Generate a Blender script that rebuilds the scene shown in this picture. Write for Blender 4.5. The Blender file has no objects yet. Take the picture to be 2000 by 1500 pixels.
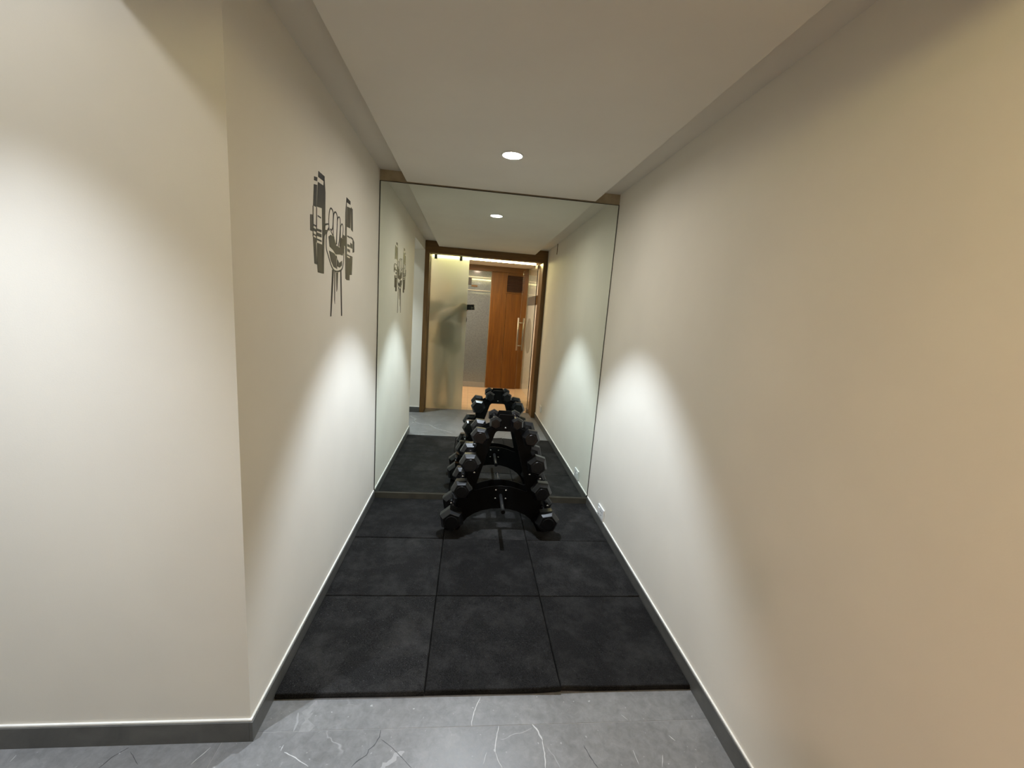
import bpy, bmesh, math, random
from mathutils import Vector, Matrix
random.seed(7)
S = bpy.context.scene
C = S.collection

# ---------------------------------------------------------------- camera, world, exposure
CAM_H = 1.3753
yaw, pitch, roll = -0.1067, -0.1746, -0.0754
Rz = Matrix.Rotation(yaw, 3, 'Z'); Rx = Matrix.Rotation(pitch, 3, 'X'); Ry = Matrix.Rotation(roll, 3, 'Y')
R3 = Rz @ Rx @ Ry
cd = bpy.data.cameras.new('camera'); cam = bpy.data.objects.new('camera', cd); C.objects.link(cam)
right, fwd, up = R3.col[0], R3.col[1], R3.col[2]
M = Matrix((( right[0], up[0], -fwd[0], 0), (right[1], up[1], -fwd[1], 0), (right[2], up[2], -fwd[2], CAM_H), (0, 0, 0, 1)))
cam.matrix_world = M
cd.sensor_fit = 'HORIZONTAL'; cd.sensor_width = 36.0; cd.lens = 820.7 / 2000 * 36.0
cd.clip_start = 0.005; cd.clip_end = 100
S.camera = cam
w = bpy.data.worlds.new('world'); S.world = w; w.use_nodes = True
w.node_tree.nodes['Background'].inputs[0].default_value = (0.9, 0.85, 0.75, 1)
w.node_tree.nodes['Background'].inputs[1].default_value = 0.0
S.view_settings.view_transform = 'Standard'; S.view_settings.look = 'None'
S.view_settings.exposure = 0.0; S.view_settings.gamma = 1.0; S.view_settings.use_curve_mapping = False

# room numbers (metres; the camera stands at x=0, y=0; the mirror is at y=D)
XL, XR, D, YC, YD = -0.608, 0.920, 2.819, 1.161, 0.221
ZP, ZU, PXL, PXR = 2.101, 2.163, -0.442, 0.753      # dropped ceiling panel, upper ceiling, panel edges
HB = 0.070                                           # skirting height
ZB, XB, ZH = 2.046, -0.868, 2.335                    # passage bulkhead, its edge, high passage ceiling
YF, ZF, XFR, XFL = -1.90, 2.145, 1.0, -1.25          # room behind the glass door
LAMP = dict(corridor=(0.151, 2.163), passage=(-1.12, 0.69), rear=(0.068, -1.07), rear_fill=(-0.80, -1.07))

# ---------------------------------------------------------------- materials
def nt(name):
    m = bpy.data.materials.new(name); m.use_nodes = True
    t = m.node_tree; b = t.nodes['Principled BSDF']
    return m, t, b
def N(t, typ, **kw):
    n = t.nodes.new(typ)
    for k, v in kw.items(): setattr(n, k, v)
    return n
def ramp(t, stops, src):
    r = N(t, 'ShaderNodeValToRGB'); e = r.color_ramp.elements
    while len(e) < len(stops): e.new(0.5)
    for i, (p, c) in enumerate(stops):
        e[i].position = p; e[i].color = (*c, 1) if len(c) == 3 else c
    t.links.new(src, r.inputs[0]); return r
def pos(t, scale=(1, 1, 1), rnd=0.0):
    g = N(t, 'ShaderNodeNewGeometry'); m = N(t, 'ShaderNodeMapping'); m.inputs['Scale'].default_value = scale
    t.links.new(g.outputs['Position'], m.inputs['Vector'])
    if rnd:
        oi = N(t, 'ShaderNodeObjectInfo'); mu = N(t, 'ShaderNodeMath', operation='MULTIPLY'); mu.inputs[1].default_value = rnd
        t.links.new(oi.outputs['Random'], mu.inputs[0]); t.links.new(mu.outputs[0], m.inputs['Location'])
    return m.outputs[0]
def noise(t, vec, scale, detail=4, rough=0.5, dist=0.0):
    n = N(t, 'ShaderNodeTexNoise'); n.inputs['Scale'].default_value = scale; n.inputs['Detail'].default_value = detail
    n.inputs['Roughness'].default_value = rough; n.inputs['Distortion'].default_value = dist
    t.links.new(vec, n.inputs['Vector']); return n.outputs['Fac']
def bump(t, b, h, strength=0.1, dist=0.002):
    n = N(t, 'ShaderNodeBump'); n.inputs['Strength'].default_value = strength; n.inputs['Distance'].default_value = dist
    t.links.new(h, n.inputs['Height']); t.links.new(n.outputs[0], b.inputs['Normal'])
def mixc(t, fac, a, c, mode='MIX'):
    n = N(t, 'ShaderNodeMix', data_type='RGBA', blend_type=mode)
    for sock, v in ((n.inputs[0], fac), (n.inputs[6], a), (n.inputs[7], c)):
        if isinstance(v, (int, float)): sock.default_value = v
        elif isinstance(v, tuple): sock.default_value = (*v, 1)
        else: t.links.new(v, sock)
    return n.outputs[2]
def plain(name, col, rough=0.5, metal=0.0, var=0.06, scale=30, spec=0.5, bmp=0.0):
    m, t, b = nt(name)
    f = noise(t, pos(t), scale)
    r = ramp(t, [(0.3, tuple(c * (1 - var) for c in col)), (0.7, tuple(min(1, c * (1 + var)) for c in col))], f)
    t.links.new(r.outputs[0], b.inputs['Base Color'])
    b.inputs['Roughness'].default_value = rough; b.inputs['Metallic'].default_value = metal
    b.inputs['Specular IOR Level'].default_value = spec
    if bmp: bump(t, b, noise(t, pos(t), scale * 8), bmp)
    return m
def emit(name, col, strength):
    m, t, b = nt(name)
    b.inputs['Base Color'].default_value = (0.8, 0.8, 0.8, 1)
    b.inputs['Emission Color'].default_value = (*col, 1); b.inputs['Emission Strength'].default_value = strength
    return m
def wood(name, dark, light, rough=0.4, axis='Z', sc=1.0):
    m, t, b = nt(name)
    s = {'Z': (18, 18, 1.0), 'X': (1.0, 18, 18), 'Y': (18, 1.0, 18)}[axis]
    v = pos(t, tuple(q * sc for q in s), rnd=6.0)
    f = noise(t, v, 1.6, 8, 0.62, 0.6)
    r = ramp(t, [(0.28, dark), (0.5, tuple((a + c) / 2 for a, c in zip(dark, light))), (0.75, light)], f)
    f2 = noise(t, v, 7.0, 4)
    col = mixc(t, 0.25, r.outputs[0], ramp(t, [(0.35, dark), (0.65, light)], f2).outputs[0])
    t.links.new(col, b.inputs['Base Color']); b.inputs['Roughness'].default_value = rough
    b.inputs['Specular IOR Level'].default_value = 0.35
    bump(t, b, f2, 0.05, 0.001)
    return m
MAT = {}
def build_materials():
    # cream wall paint with roller stipple
    m, t, b = nt('wall_paint')
    p = pos(t); r = ramp(t, [(0.35, (0.735, 0.695, 0.615)), (0.65, (0.765, 0.725, 0.640))], noise(t, p, 3.0, 5))
    t.links.new(r.outputs[0], b.inputs['Base Color']); b.inputs['Roughness'].default_value = 0.75
    b.inputs['Specular IOR Level'].default_value = 0.25
    bump(t, b, noise(t, p, 260, 3, 0.6), 0.10, 0.0015); MAT['wall'] = m
    m, t, b = nt('ceiling_paint')
    p = pos(t); r = ramp(t, [(0.35, (0.685, 0.650, 0.585)), (0.65, (0.715, 0.680, 0.610))], noise(t, p, 3.0, 5))
    t.links.new(r.outputs[0], b.inputs['Base Color']); b.inputs['Roughness'].default_value = 0.8
    b.inputs['Specular IOR Level'].default_value = 0.2
    bump(t, b, noise(t, p, 260, 3, 0.6), 0.08, 0.0015); MAT['ceiling'] = m
    # grey stone-look porcelain with faint clouding and hairline veins
    m, t, b = nt('grey_stone_tile')
    p = pos(t, rnd=9.0)
    cloud = noise(t, p, 4.5, 10, 0.66, 0.9); fine = noise(t, p, 34, 8, 0.72, 0.5)
    base = ramp(t, [(0.30, (0.128, 0.128, 0.125)), (0.5, (0.180, 0.180, 0.176)), (0.72, (0.262, 0.262, 0.257))], cloud)
    c1 = mixc(t, 0.5, base.outputs[0], ramp(t, [(0.3, (0.12, 0.12, 0.117)), (0.7, (0.275, 0.275, 0.27))], fine).outputs[0])
    wv = N(t, 'ShaderNodeTexNoise'); wv.inputs['Scale'].default_value = 5; wv.inputs['Detail'].default_value = 4
    t.links.new(p, wv.inputs['Vector'])
    vm = N(t, 'ShaderNodeVectorMath', operation='MULTIPLY_ADD'); vm.inputs[1].default_value = (0.25, 0.25, 0.25)
    t.links.new(wv.outputs['Color'], vm.inputs[0]); t.links.new(p, vm.inputs[2])
    vo = N(t, 'ShaderNodeTexVoronoi', feature='DISTANCE_TO_EDGE'); vo.inputs['Scale'].default_value = 3.1
    t.links.new(vm.outputs[0], vo.inputs['Vector'])
    line = ramp(t, [(0.0, (1, 1, 1)), (0.012, (0, 0, 0))], vo.outputs['Distance'])
    msk = ramp(t, [(0.62, (0, 0, 0)), (0.74, (0.30, 0.30, 0.30))], noise(t, p, 4.0, 2))
    mu = N(t, 'ShaderNodeMath', operation='MULTIPLY'); t.links.new(line.outputs[0], mu.inputs[0]); t.links.new(msk.outputs[0], mu.inputs[1])
    c2 = mixc(t, mu.outputs[0], c1, (0.62, 0.62, 0.61))
    spk = ramp(t, [(0.70, (0, 0, 0)), (0.76, (0.6, 0.6, 0.6))], noise(t, p, 55, 2))
    c3 = mixc(t, spk.outputs[0], c2, (0.50, 0.50, 0.49))
    t.links.new(c3, b.inputs['Base Color'])
    rr = ramp(t, [(0.3, (0.32,) * 3), (0.7, (0.48,) * 3)], fine); t.links.new(rr.outputs[0], b.inputs['Roughness'])
    b.inputs['Specular IOR Level'].default_value = 0.4; bump(t, b, fine, 0.06, 0.0008); MAT['stone'] = m
    MAT['vein_white'] = plain('white_vein', (0.50, 0.50, 0.49), 0.4)
    MAT['vein_faint'] = plain('pale_vein', (0.29, 0.29, 0.285), 0.4)
    MAT['vein_dark'] = plain('dark_vein', (0.05, 0.05, 0.05), 0.5)
    MAT['grout'] = plain('tile_grout', (0.30, 0.30, 0.29), 0.9)
    # skirting: darker stone
    m, t, b = nt('skirting_stone')
    f = noise(t, pos(t), 9, 7, 0.6, 0.6)
    r = ramp(t, [(0.3, (0.070, 0.070, 0.064)), (0.7, (0.120, 0.118, 0.108))], f)
    t.links.new(r.outputs[0], b.inputs['Base Color']); b.inputs['Roughness'].default_value = 0.38; MAT['skirting'] = m
    MAT['skirting_dark'] = plain('dark_brown_stone', (0.050, 0.046, 0.034), 0.4, var=0.25, scale=12)
    MAT['patch'] = plain('pale_stone_patch', (0.235, 0.235, 0.23), 0.4, var=0.2, scale=40)
    MAT['caulk'] = plain('white_caulk', (0.86, 0.85, 0.80), 0.6)
    # black granulated rubber
    m, t, b = nt('rubber_mat')
    p = pos(t, rnd=5.0); gran = noise(t, p, 330, 3, 0.7); dust = noise(t, p, 7.0, 9, 0.72, 0.15)
    base = ramp(t, [(0.40, (0.0042, 0.0041, 0.0040)), (0.64, (0.0225, 0.0218, 0.0210))], gran)
    spk = ramp(t, [(0.66, (0, 0, 0)), (0.75, (0.9,) * 3)], noise(t, p, 150, 2))
    c1 = mixc(t, spk.outputs[0], base.outputs[0], (0.045, 0.045, 0.045))
    dm = ramp(t, [(0.46, (0, 0, 0)), (0.72, (0.60,) * 3)], dust)
    c2 = mixc(t, dm.outputs[0], c1, (0.042, 0.041, 0.039))
    oi = N(t, 'ShaderNodeObjectInfo'); rv = ramp(t, [(0.0, (0.72,) * 3), (1.0, (1.25,) * 3)], oi.outputs['Random'])
    c2 = mixc(t, 1.0, c2, rv.outputs[0], 'MULTIPLY')
    t.links.new(c2, b.inputs['Base Color']); b.inputs['Roughness'].default_value = 0.72
    b.inputs['Specular IOR Level'].default_value = 0.06
    bump(t, b, gran, 0.45, 0.0015); MAT['mat'] = m
    # mirror silvering behind slightly green glass
    m, t, b = nt('mirror_silver')
    f = noise(t, pos(t), 2.0, 2)
    r = ramp(t, [(0.3, (0.850, 0.910, 0.862)), (0.7, (0.860, 0.918, 0.872))], f)
    t.links.new(r.outputs[0], b.inputs['Base Color']); b.inputs['Metallic'].default_value = 1.0; b.inputs['Roughness'].default_value = 0.0
    MAT['mirror'] = m
    MAT['mirror_edge'] = plain('mirror_edge', (0.035, 0.034, 0.026), 0.4)
    MAT['ply'] = plain('back_board', (0.40, 0.33, 0.22), 0.8, var=0.12, scale=20)
    MAT['black_rubber'] = plain('hex_rubber', (0.0035, 0.0035, 0.0038), 0.30, var=0.25, scale=300, spec=0.45)
    MAT['steel_black'] = plain('black_powder_coat', (0.0035, 0.0035, 0.0035), 0.40, var=0.2, scale=400, spec=0.12)
    MAT['peg'] = plain('dark_peg_steel', (0.05, 0.05, 0.05), 0.32, 0.6)
    MAT['chrome'] = plain('chrome', (0.72, 0.72, 0.72), 0.16, 1.0, var=0.03)
    MAT['clamp_metal'] = plain('dark_clamp_metal', (0.14, 0.15, 0.12), 0.4, 0.5)
    MAT['brushed'] = plain('brushed_steel', (0.50, 0.46, 0.40), 0.38, 1.0, var=0.05, scale=200)
    MAT['decal'] = plain('decal_vinyl', (0.022, 0.020, 0.018), 0.5, var=0.2, scale=40)
    MAT['white_plastic'] = plain('white_plastic', (0.78, 0.78, 0.76), 0.3)
    MAT['slot'] = plain('socket_slot', (0.05, 0.05, 0.05), 0.6)
    MAT['frame_wood'] = wood('walnut_frame', (0.075, 0.035, 0.009), (0.200, 0.105, 0.030), 0.42)
    MAT['frame_wood_x'] = wood('walnut_header', (0.075, 0.035, 0.009), (0.200, 0.105, 0.030), 0.42, 'X')
    MAT['panel_wood'] = wood('teak_veneer', (0.085, 0.028, 0.002), (0.215, 0.085, 0.008), 0.42, sc=0.8)
    MAT['panel_wood_x'] = wood('teak_veneer_cross', (0.070, 0.023, 0.002), (0.170, 0.066, 0.007), 0.42, 'X')
    MAT['vent'] = plain('dark_louvre', (0.035, 0.014, 0.006), 0.6)
    # sand-coloured tile of the rear room
    m, t, b = nt('sand_tile')
    f = noise(t, pos(t, (1, 5, 1), rnd=4.0), 3, 6, 0.6, 0.4)
    r = ramp(t, [(0.3, (0.66, 0.46, 0.27)), (0.7, (0.80, 0.60, 0.38))], f)
    t.links.new(r.outputs[0], b.inputs['Base Color']); b.inputs['Roughness'].default_value = 0.3; MAT['sand'] = m
    # frosted (acid-etched) door glass: rough refraction plus a little volume-like scatter
    m, t, b = nt('frosted_glass')
    f = noise(t, pos(t), 500, 2)
    rr = ramp(t, [(0.3, (0.46,) * 3), (0.7, (0.54,) * 3)], f); t.links.new(rr.outputs[0], b.inputs['Roughness'])
    b.inputs['Base Color'].default_value = (0.80, 0.88, 0.83, 1); b.inputs['Transmission Weight'].default_value = 1.0
    b.inputs['IOR'].default_value = 1.35
    tr = N(t, 'ShaderNodeBsdfTranslucent'); tr.inputs[0].default_value = (0.70, 0.76, 0.68, 1)
    df = N(t, 'ShaderNodeBsdfDiffuse'); df.inputs[0].default_value = (0.40, 0.44, 0.40, 1)
    m1 = N(t, 'ShaderNodeMixShader'); m1.inputs[0].default_value = 0.45; t.links.new(tr.outputs[0], m1.inputs[1]); t.links.new(df.outputs[0], m1.inputs[2])
    m2 = N(t, 'ShaderNodeMixShader'); m2.inputs[0].default_value = 0.34; t.links.new(b.outputs[0], m2.inputs[1]); t.links.new(m1.outputs[0], m2.inputs[2])
    t.links.new(m2.outputs[0], t.nodes['Material Output'].inputs[0]); MAT['frosted'] = m
    # clear toughened glass
    m, t, b = nt('clear_glass')
    f = noise(t, pos(t), 4, 2)
    r = ramp(t, [(0.3, (0.90, 0.96, 0.93)), (0.7, (0.91, 0.965, 0.94))], f); t.links.new(r.outputs[0], b.inputs['Base Color'])
    b.inputs['Roughness'].default_value = 0.0; b.inputs['Transmission Weight'].default_value = 1.0; b.inputs['IOR'].default_value = 1.45
    MAT['clear'] = m
    # patterned grey film on the rear glass door
    m, t, b = nt('patterned_film_glass')
    p = pos(t, (1, 1, 1)); vo = N(t, 'ShaderNodeTexVoronoi'); vo.inputs['Scale'].default_value = 48; t.links.new(p, vo.inputs['Vector'])
    r = ramp(t, [(0.1, (0.12, 0.14, 0.155)), (0.6, (0.165, 0.19, 0.21))], vo.outputs['Distance'])
    t.links.new(r.outputs[0], b.inputs['Base Color']); b.inputs['Roughness'].default_value = 0.14
    b.inputs['Specular IOR Level'].default_value = 0.7; b.inputs['Coat Weight'].default_value = 0.6; b.inputs['Coat Roughness'].default_value = 0.03
    MAT['film'] = m
    MAT['skin'] = plain('skin', (0.42, 0.23, 0.15), 0.5)
    MAT['hair'] = plain('black_hair', (0.012, 0.010, 0.009), 0.5)
    MAT['shirt'] = plain('dark_green_cotton', (0.008, 0.014, 0.013), 0.9, bmp=0.1)
    MAT['trousers'] = plain('grey_trousers', (0.34, 0.35, 0.31), 0.9, bmp=0.1)
    MAT['shoe'] = plain('dark_shoe', (0.03, 0.03, 0.03), 0.6)
    MAT['phone'] = plain('phone_black_glass', (0.006, 0.006, 0.007), 0.12)
    MAT['phone_rim'] = plain('phone_grey_rim', (0.25, 0.25, 0.26), 0.25, 0.8)
    MAT['lens_cool'] = emit('downlight_lens', (1.0, 0.955, 0.895), LENS_C)
    MAT['lens_pass'] = emit('passage_lens', (0.92, 0.95, 1.0), LENS_P)
    MAT['lens_rear'] = emit('rear_lens', (1.0, 0.72, 0.58), LENS_R)
    MAT['led'] = emit('led_strip', (1.0, 0.83, 0.40), LED_E)
    MAT['ring'] = plain('wall_ornament', (0.44, 0.38, 0.29), 0.6)
    MAT['tan_wall'] = plain('rear_wall_paint', (0.62, 0.52, 0.38), 0.7, var=0.03, scale=4)

# ---------------------------------------------------------------- mesh helpers
def link(name, me, mat, parent=None, smooth=False):
    o = bpy.data.objects.new(name, me); C.objects.link(o)
    if mat is not None: me.materials.append(MAT[mat] if isinstance(mat, str) else mat)
    if parent is not None: o.parent = parent
    if smooth:
        for f in me.polygons: f.use_smooth = True
    return o
def from_bm(name, bm, mat, parent=None, smooth=False):
    bmesh.ops.recalc_face_normals(bm, faces=bm.faces)
    me = bpy.data.meshes.new(name); bm.to_mesh(me); bm.free()
    return link(name, me, mat, parent, smooth)
def bm_box(bm, x0, x1, y0, y1, z0, z1, bev=0.0):
    v = [bm.verts.new((x, y, z)) for z in (z0, z1) for y in (y0, y1) for x in (x0, x1)]
    fs = [bm.faces.new([v[i] for i in q]) for q in ((0, 2, 3, 1), (4, 5, 7, 6), (0, 1, 5, 4), (2, 6, 7, 3), (0, 4, 6, 2), (1, 3, 7, 5))]
    if bev:
        es = list({e for f in fs for e in f.edges})
        bmesh.ops.bevel(bm, geom=es, offset=bev, segments=2, affect='EDGES', profile=0.6)
def box(name, b, mat, parent=None, bev=0.0):
    bm = bmesh.new(); bm_box(bm, *b, bev=bev); return from_bm(name, bm, mat, parent)
def bm_tube(bm, p0, p1, r0, r1=None, n=20, cap=True):
    p0, p1 = Vector(p0), Vector(p1); r1 = r0 if r1 is None else r1
    a = (p1 - p0).normalized(); u = a.orthogonal().normalized(); v = a.cross(u)
    A = [bm.verts.new(p0 + (u * math.cos(k * 2 * math.pi / n) + v * math.sin(k * 2 * math.pi / n)) * r0) for k in range(n)]
    B = [bm.verts.new(p1 + (u * math.cos(k * 2 * math.pi / n) + v * math.sin(k * 2 * math.pi / n)) * r1) for k in range(n)]
    for k in range(n): bm.faces.new((A[k], A[(k + 1) % n], B[(k + 1) % n], B[k]))
    if cap: bm.faces.new(A[::-1]); bm.faces.new(B)
def bm_lathe(bm, origin, axis, prof, n=24, rot=0.0):
    # prof: list of (distance along axis, radius); closed with caps
    a = Vector(axis).normalized(); o = Vector(origin)
    u = Vector((1, 0, 0)) if abs(a.x) < 0.9 else Vector((0, 0, 1)); u = (u - a * u.dot(a)).normalized(); v = a.cross(u)
    rings = []
    for d, r in prof:
        rings.append([bm.verts.new(o + a * d + (u * math.cos(rot + k * 2 * math.pi / n) + v * math.sin(rot + k * 2 * math.pi / n)) * r) for k in range(n)])
    for A, B in zip(rings, rings[1:]):
        for k in range(n): bm.faces.new((A[k], A[(k + 1) % n], B[(k + 1) % n], B[k]))
    bm.faces.new(rings[0][::-1]); bm.faces.new(rings[-1])
def tube(name, p0, p1, r, mat, parent=None, n=20):
    bm = bmesh.new(); bm_tube(bm, p0, p1, r, n=n); o = from_bm(name, bm, mat, parent)
    for f in o.data.polygons: f.use_smooth = len(f.vertices) == 4
    return o
def empty(name, loc=(0, 0, 0), parent=None):
    o = bpy.data.objects.new(name, None); C.objects.link(o); o.location = loc; o.empty_display_size = 0.1
    if parent: o.parent = parent
    return o
def tag(o, label=None, cat=None, group=None, kind=None):
    if label: o['label'] = label
    if cat: o['category'] = cat
    if group: o['group'] = group
    if kind: o['kind'] = kind
    return o
def struct(o, label=None):
    o['kind'] = 'structure'
    if label: o['label'] = label
    return o
def plate(name, loops, y0, y1, mat, parent, bev=0.0012):
    # flat shape in x-z with holes, given thickness along y
    cu = bpy.data.curves.new(name, 'CURVE'); cu.dimensions = '2D'; cu.fill_mode = 'BOTH'
    cu.extrude = (y1 - y0) / 2; cu.bevel_depth = 0
    for lp in loops:
        s = cu.splines.new('POLY'); s.points.add(len(lp) - 1); s.use_cyclic_u = True
        for q, (x, z) in zip(s.points, lp): q.co = (x, z, 0, 1)
    tmp = bpy.data.objects.new('tmp', cu); C.objects.link(tmp)
    me = bpy.data.meshes.new_from_object(tmp.evaluated_get(bpy.context.evaluated_depsgraph_get()))
    bpy.data.objects.remove(tmp); bpy.data.curves.remove(cu)
    me.name = name
    mx = Matrix(((1, 0, 0, 0), (0, 0, -1, (y0 + y1) / 2), (0, 1, 0, 0), (0, 0, 0, 1)))
    me.transform(mx)
    bm = bmesh.new(); bm.from_mesh(me); bmesh.ops.remove_doubles(bm, verts=bm.verts, dist=1e-6)
    bpy.data.meshes.remove(me)
    return from_bm(name, bm, mat, parent)

# ---------------------------------------------------------------- lamps (strengths in one place)
LENS_C, LENS_P, LENS_R, LED_E = 320.0, 172.0, 1160.0, 72.0
SPOT_C, SPOT_P, SPOT_R = 148.0, 172.0, 4.0
build_materials()

# ---------------------------------------------------------------- the setting
T = 0.12
struct(box('wall_left', (XL - T, XL, YC, D + 0.02, 0, 2.40), 'wall'), 'cream wall along the left side of the corridor')
struct(box('wall_right', (XR, XR + T, -0.08, D + 0.02, 0, 2.40), 'wall'), 'cream wall along the right side of the corridor')
struct(box('wall_back', (XL - T, XR + T, D + 0.02, D + 0.14, 0, 2.40), 'ply'), 'wall behind the mirror')
struct(box('wall_passage_back', (-2.30, XL - T, YC, YC + T, 0, 2.45), 'wall'), 'cream wall of the side passage facing the camera')
struct(box('wall_passage_front', (-2.30, XL, -0.05, YD, 0, 2.45), 'wall'), 'cream wall beside the wooden door frame')
struct(box('wall_passage_end', (-2.42, -2.30, -0.05, YC + T, 0, 2.45), 'wall'), 'cream end wall of the side passage')
struct(box('wall_rear', (XFL - T, XFR + T, YF - T, YF, 0, 2.40), 'tan_wall'), 'wall of the rear room behind the timber door')
struct(box('wall_rear_left', (XFL - T, XFL, YF, -0.05, 0, 2.40), 'tan_wall'), 'left wall of the rear room')
struct(box('wall_rear_right', (XFR, XFR + T, YF, -0.08, 0, 2.40), 'wall'), 'right wall of the rear room')

fl = struct(empty('floor'), 'grey stone-look tiled floor')
box('screed', (-2.42, 1.12, -0.05, D + 0.14, -0.06, -0.0007), 'grout', fl)
xs = [-2.30, -0.69, 0.913]; ys = [-0.05, 0.38, 1.18, 1.98, D + 0.02]
tiles = {}
for i in range(len(xs) - 1):
    for j in range(len(ys) - 1):
        if i == 0 and j >= 2: continue
        g = 0.0007
        tiles[(i, j)] = box('tile', (xs[i] + g, xs[i + 1] - g, ys[j] + g, ys[j + 1] - g, -0.012, 0.0), 'stone', fl, bev=0.0008)
VW = [([(0.1093, 1.2867), (0.0869, 1.2311), (0.0771, 1.1962), (0.079, 1.1806)], 0.003), ([(0.1689, 1.1779), (0.1619, 1.1519), (0.1531, 1.1153), (0.152, 1.0938)], 0.0028), ([(0.152, 1.0938), (0.1596, 1.0703), (0.1707, 1.0467)], 0.0018), ([(0.282, 1.1803), (0.2993, 1.1559), (0.3082, 1.1259)], 0.0048), ([(0.3082, 1.1259), (0.3092, 1.0847), (0.3044, 1.0418)], 0.0032), ([(0.1248, 1.0947), (0.1136, 1.06)], 0.0015), ([(-0.4913, 1.1158), (-0.452, 1.0978), (-0.4051, 1.073)], 0.0028), ([(-0.5018, 1.1381), (-0.5037, 1.1198)], 0.002), ([(-0.7134, 1.1377), (-0.7409, 1.0897)], 0.002), ([(-1.2381, 1.133), (-1.2379, 1.1153)], 0.002), ([(0.5998, 1.0852), (0.6027, 1.0414)], 0.0015), ([(0.692, 1.0671), (0.6753, 1.0311)], 0.002), ([(0.7438, 1.1288), (0.7559, 1.1095)], 0.003), ([(0.6036, 1.2055), (0.6207, 1.1875)], 0.0016)]
VF = [([(0.2804, 1.169), (0.2522, 1.1546), (0.2104, 1.1477), (0.1876, 1.1337), (0.1688, 1.133)], 0.003), ([(0.3202, 1.102), (0.3367, 1.0763), (0.3502, 1.0401)], 0.003), ([(-0.499, 1.2439), (-0.4897, 1.2098), (-0.4901, 1.1787)], 0.006)]
VD = [([(-0.2169, 1.1771), (-0.2157, 1.1531), (-0.228, 1.1278), (-0.2411, 1.1146), (-0.2436, 1.0988), (-0.2681, 1.0807), (-0.2806, 1.0651)], 0.0028), ([(-0.209, 1.1451), (-0.1739, 1.121), (-0.1416, 1.0929), (-0.1019, 1.0567)], 0.0016), ([(-0.9475, 1.1455), (-0.9735, 1.1178), (-0.9854, 1.0893)], 0.0026), ([(-0.9341, 1.1326), (-0.8875, 1.095)], 0.0016), ([(0.4414, 1.1057), (0.4545, 1.0648), (0.4685, 1.0359)], 0.0025)]
VP = [[(-0.4564, 1.2877), (-0.4364, 1.2569), (-0.4566, 1.2501), (-0.4625, 1.2372), (-0.4511, 1.2421), (-0.4556, 1.2256), (-0.4614, 1.2201), (-0.4505, 1.2114), (-0.4295, 1.1957), (-0.4405, 1.1767), (-0.4731, 1.1769), (-0.4733, 1.2038), (-0.4672, 1.2147), (-0.4896, 1.2466), (-0.4775, 1.2565)]]

VF = VF + [([(-0.6303, 0.6687), (-0.5194, 0.7893), (-0.4239, 0.7952), (-0.3275, 0.9552), (-0.2306, 1.0235), (-0.1351, 1.11)], 0.016), ([(-0.7005, 0.4307), (-0.6073, 0.5664), (-0.6178, 0.7608)], 0.02), ([(-0.3615, 0.8296), (-0.2827, 0.7704)], 0.01)]
def vein(pts, wd, mat, parent):
    bm = bmesh.new(); L = []; z0, z1 = -0.001, 0.0003
    # resample with a slight wander so that it reads as a natural crack
    Q = []
    for a, b in zip(pts, pts[1:]):
        n = max(2, int((Vector(b) - Vector(a)).length / 0.008))
        for k in range(n): Q.append(Vector(a).lerp(Vector(b), k / n))
    Q.append(Vector(pts[-1]))
    for k, q in enumerate(Q):
        d = (Q[min(k + 1, len(Q) - 1)] - Q[max(k - 1, 0)]).normalized(); nrm = Vector((-d.y, d.x))
        q2 = q + nrm * random.uniform(-1, 1) * wd * 0.35
        h = wd * 0.5 * random.uniform(0.6, 1.15) * (0.35 if k in (0, len(Q) - 1) else 1)
        L.append([bm.verts.new((q2.x + s * nrm.x * h, q2.y + s * nrm.y * h, z)) for s, z in ((1, z1), (-1, z1), (-1, z0), (1, z0))])
    for A, B in zip(L, L[1:]):
        for k in range(4): bm.faces.new((A[k], A[(k + 1) % 4], B[(k + 1) % 4], B[k]))
    bm.faces.new(L[0]); bm.faces.new(L[-1][::-1])
    return from_bm('vein', bm, mat, parent)
def tile_of(p):
    for (i, j), o in tiles.items():
        if xs[i] <= p[0] <= xs[i + 1] and ys[j] <= p[1] <= ys[j + 1]: return o
    return fl
for lst, mt in ((VW, 'vein_white'), (VF, 'vein_faint'), (VD, 'vein_dark')):
    for pts, wd in lst: vein(pts, wd, mt, tile_of(pts[len(pts) // 2]))
for pts in VP:
    bm = bmesh.new(); vs = [bm.verts.new((x, y, 0.0002)) for x, y in pts]; f = bm.faces.new(vs)
    r = bmesh.ops.extrude_face_region(bm, geom=[f]); bmesh.ops.translate(bm, verts=[v for v in r['geom'] if isinstance(v, bmesh.types.BMVert)], vec=(0, 0, -0.001))
    from_bm('pale_patch', bm, 'patch', tile_of(pts[0]))

fr = struct(empty('floor_rear'), 'sand-coloured tiled floor of the rear room')
box('screed', (XFL - T, XFR + T, YF - T, -0.05, -0.06, -0.004), 'grout', fr)
yr = [YF, -1.47, -1.0, -0.53, -0.05]; xr_ = [XFL, -0.62, 0.01, 0.64, XFR]
for i in range(4):
    for j in range(4):
        box('tile', (xr_[i] + .001, xr_[i + 1] - .001, yr[j] + .001, yr[j + 1] - .001, -0.012, 0.0), 'sand', fr, bev=0.0008)

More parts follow.
